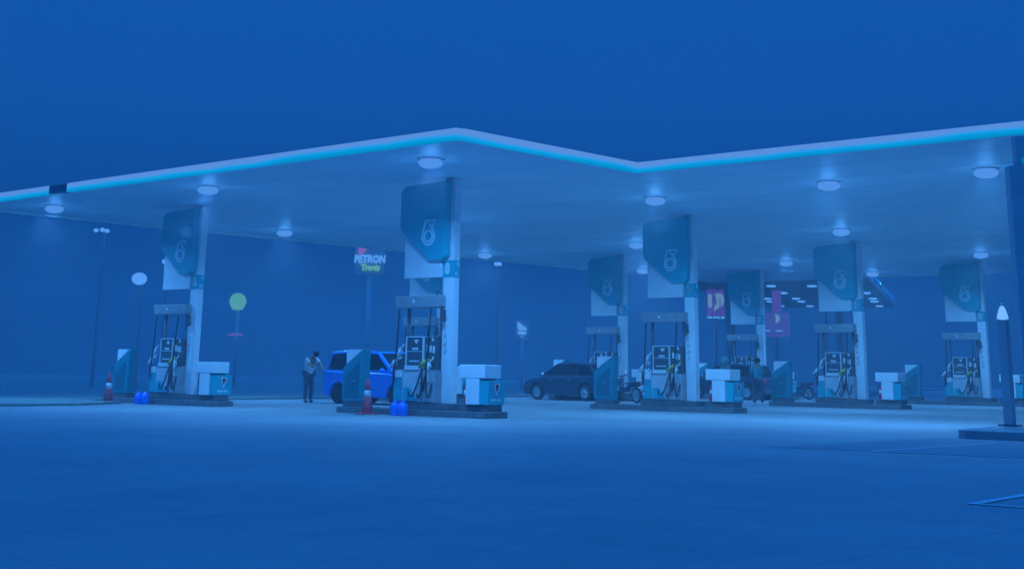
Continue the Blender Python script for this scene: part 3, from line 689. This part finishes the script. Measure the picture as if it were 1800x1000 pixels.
# scallop lightbox
r = empty('shell_sign', (-64.82, 49.3, 0), 'round yellow green scallop lightbox on a dark pole with a red strip below', 'lit sign', None, YAW)
pts = []
for k in range(25):
    t = -.35+(PI+.7)*k/24; q = .46*(1+.025*math.cos(14*t)); pts.append((q*math.cos(t), 4.70+q*math.sin(t)))
pts = [(-.27,4.23)]+[(a,b) for a,b in pts][::-1]+[(.27,4.23)]
MB().prism(pts, -.1, .1).build('lightbox', glow('scallop_light', (.085,.36,.32), 1.0), r)
MB().tube([(0,.25,0),(0,.25,4.6)], .10, 8).build('pole', POLE, r)
rs = MB()
for k in range(7): rs.box(-.42+.12*k,-.42+.12*k+.09,-.1,.0,2.81,2.94)
rs.build('red_strip', glow('red_strip_light', (.10,.08,.36), 1.0), r)
# fuel brand wall sign
r = empty('fuel_brand_sign', (-63.07, 57.59, 0), 'lit sign reading PETRON Treats with a red flag, under the canopy edge', 'lit sign', None, YAW)
text('lettering', 'PETRON', .62, glow('white_letters', FW, 1.0), r, (0,0,7.51), ext=.05, sx=.80, shear=.1, bold=.025)
text('sub_lettering', 'Treats', .50, glow('green_letters', (.11,.40,.34), 1.0), r, (.05,0,7.02), ext=.05, sx=.85, shear=.1, bold=.03)
MB().prism([(-.70,7.83),(-.45,7.83),(-.05,8.35),(-.72,8.35)], -.05, .05).build('red_flag', glow('red_flag_light', (.22,.12,.44), 1.0), r)
MB().box(-.9,.9,.12,.2,6.6,8.6).tube([(0,.3,0),(0,.3,6.8)], .14, 8).build('frame', POLE, r)
# white neon sign
r = empty('neon_sign', (-56.2, 63.78, 0), 'small white neon sign with wing shape and two bars right of pillar 8', 'lit sign', None, YAW)
nb = MB(); nb.prism([(-.27,3.98),(-.02,3.80),(.10,3.68),(.27,3.60),(.24,3.46),(.02,3.45),(-.18,3.45),(-.28,3.60)], -.04, .04)
nb.prism([(-.25,3.40),(.2,3.40),(.27,3.31),(.2,3.22),(-.05,3.22),(-.29,3.26)], -.04, .04); nb.box(-.12,.10,-.04,.04,3.09,3.13)
nb.build('neon_shape', glow('white_neon', FW, .9), r)
MB().box(-.4,.4,.1,.16,2.9,4.1).tube([(0,.2,0),(0,.2,3.0)], .08, 8).build('frame', POLE, r)

# neighbouring station across the road
A = Vector((-36.6,70.2)); B = Vector((-49.0,97.5)); Wv = Vector((-.93,-.37))*10.6
far = empty('far_canopy', (A.x, A.y, 0), 'dark canopy of another station far behind with blue edge light', 'canopy')
d = B-A; poly = [tuple(-.14*d), tuple(d), tuple(d+Wv), tuple(Wv-.14*d)]
MB().prism(poly, 6.05, 6.5, 'z').build('soffit', mat('far_soffit', (.45,.44,.46), .8), far)
d = (B-A); n_ = Vector((d.y,-d.x)).normalized()
for t0, t1 in ((.06,.30),(.50,.86)):
    a0 = d*t0+n_*.05; a1 = d*t1+n_*.05
    MB().tube([(a0.x,a0.y,6.45),(a1.x,a1.y,6.45)], .05, 6).build('blue_strip', glow('blue_strip_light', (.002,.13,.80), 1.0), far)
e0 = Wv*.30-.14*d; e1 = Wv*.97-.14*d
nn = Vector((Wv.y,-Wv.x)).normalized(); nn = nn if nn.dot(-d) > 0 else -nn
nn = nn*.06
MB().tube([(e0.x+nn.x,e0.y+nn.y,6.25),(e1.x+nn.x,e1.y+nn.y,6.25)], .05, 6).build('blue_strip', glow('blue_dim_light', (.0,.07,.62), 1.0), far)
MB().tube([(e0.x+nn.x,e0.y+nn.y,6.42),(e1.x+nn.x,e1.y+nn.y,6.42)], .06, 6).build('red_strip', glow('red_dim_light', (.08,.05,.36), 1.0), far)
for k in (.2,.8):
    for t in (.15,.6):
        q = Wv*k+d*t; MB().box(q.x-.2,q.x+.2,q.y-.2,q.y+.2,0,6.05).build('column', mat('far_soffit', (.45,.44,.46), .8), far)
FARL = [(-42.8,70.0),(-45.8,76.3),(-50.2,81.6),(-52.0,84.9),(-48.5,82.4),(-50.1,85.8),(-54.8,90.9),(-52.9,91.8),(-40.8,71.1),(-41.4,78.6),(-44.1,84.6),(-45.7,87.9),(-48.4,93.8),(-49.5,74.4),(-43.2,64.0)]
for k, (x, y) in enumerate(FARL):
    o = MB().lathe([(0,5.93),(.24,5.95),(.27,6.0),(.27,6.045)], n=14).build('ceiling_light', glow('far_lamp', FW, 1.0))
    o.location = (x, y, 0)
    tag(o, 'tiny white light under the far canopy between the pillars numbered 6 and 4' if k not in (13, 14, 9, 10, 11, 12) else ('tiny white light under the far canopy right of the pillar numbered 4' if k in (9, 10, 11, 12) else 'tiny white light by the far canopy left of the sign of pillar 10'),
        'ceiling light', 'tiny lights under the far canopy' if k not in (13, 14, 9, 10, 11, 12) else ('tiny lights right of pillar 4' if k in (9, 10, 11, 12) else 'tiny lights left of the sign of pillar 10'))
REDG = glow('red_sign_light', (.062,.04,.29), 1.0); YELG = glow('yellow_sign_light', (.11,.27,.40), 1.0)
def panel(name, x, y, label, cat='lit sign', group=None): return empty(name, (x, y, 0), label, cat, group, YAW)
r = panel('letter_sign', -47.59, 71.52, 'lit sign with pale yellow curved bars on red left of the pillar numbered 10')
MB().box(-.52,.52,.06,.14,4.5,6.0).build('red_panel', REDG, r)
y_ = MB()
y_.box(-.46,-.22,-.04,.05,4.95,5.75); y_.prism([(-.10,4.72),(.10,4.9),(.10,5.2),(-.10,5.05)], -.04, .05)
y_.prism([(-.05,5.75),(.20,5.82),(.42,5.72),(.52,5.45),(.44,5.1),(.30,4.98),(.30,5.45),(.22,5.55),(.22,4.95),(.05,4.85),(.05,5.5)], -.04, .05)
y_.build('yellow_bars', YELG, r)
tx = MB()
for a, b in ((-.5,-.25),(-.17,.02),(.06,.22),(.3,.52)): tx.box(a,b,-.04,.06,4.33,4.42)
tx.build('lettering', glow('white_letters', FW, 1.0), r)
MB().tube([(0,.3,0),(0,.3,4.6)], .1, 8).box(-.56,.56,.145,.25,4.3,6.02).build('frame', POLE, r)
r = panel('red_pillar_sign', -44.87, 73.97, 'tall red lit sign with a pale yellow half disc right of the pillar numbered 10')
MB().box(-.27,.27,0,.1,4.75,6.0).build('upper_panel', REDG, r)
MB().box(-.9,.75,0,.1,3.3,4.70).build('lower_panel', glow('dim_red_light', (.040,.055,.29), 1.0), r)
MB().prism([(-.10,4.68),(.06,4.55),(.16,4.38),(.08,4.2),(-.10,4.05)], -.06, -.005).build('half_disc', YELG, r)
tx = MB().box(-.8,-.45,-.05,-.005,3.62,3.68); tx.box(-.10,.3,-.05,-.005,3.62,3.68); tx.build('lettering', glow('white_letters', FW, 1.0), r)
MB().tube([(0,.3,0),(0,.3,4.7)], .1, 8).build('pole', POLE, r)
r = panel('red_pillar_sign', -42.6, 75.9, 'narrow red lit sign just left of the sign of pillar 4')
MB().box(-.10,.14,0,.1,5.2,6.0).build('panel', glow('red_sign_bright', (.13,.06,.34), 1.0), r); MB().tube([(0,.3,0),(0,.3,5.3)], .08, 8).build('pole', POLE, r)

# ------------------------------------------------------------------ haze volume added to spread an even blue wash over dark parts
hm = bpy.data.materials.new('blue_wash_haze'); hm.use_nodes = True; t = hm.node_tree; t.nodes.clear()
o = t.nodes.new('ShaderNodeOutputMaterial'); pv = t.nodes.new('ShaderNodeVolumePrincipled')
pv.inputs['Density'].default_value = HAZE; pv.inputs['Color'].default_value = (.85,.90,.95,1); pv.inputs['Anisotropy'].default_value = 0
pv.inputs['Density Attribute'].default_value = ''
t.links.new(pv.outputs[0], o.inputs['Volume'])
hz = MB().box(-142,142,-142,142,-1.0,9.2).build('haze', hm); tag(hz, kind='stuff')
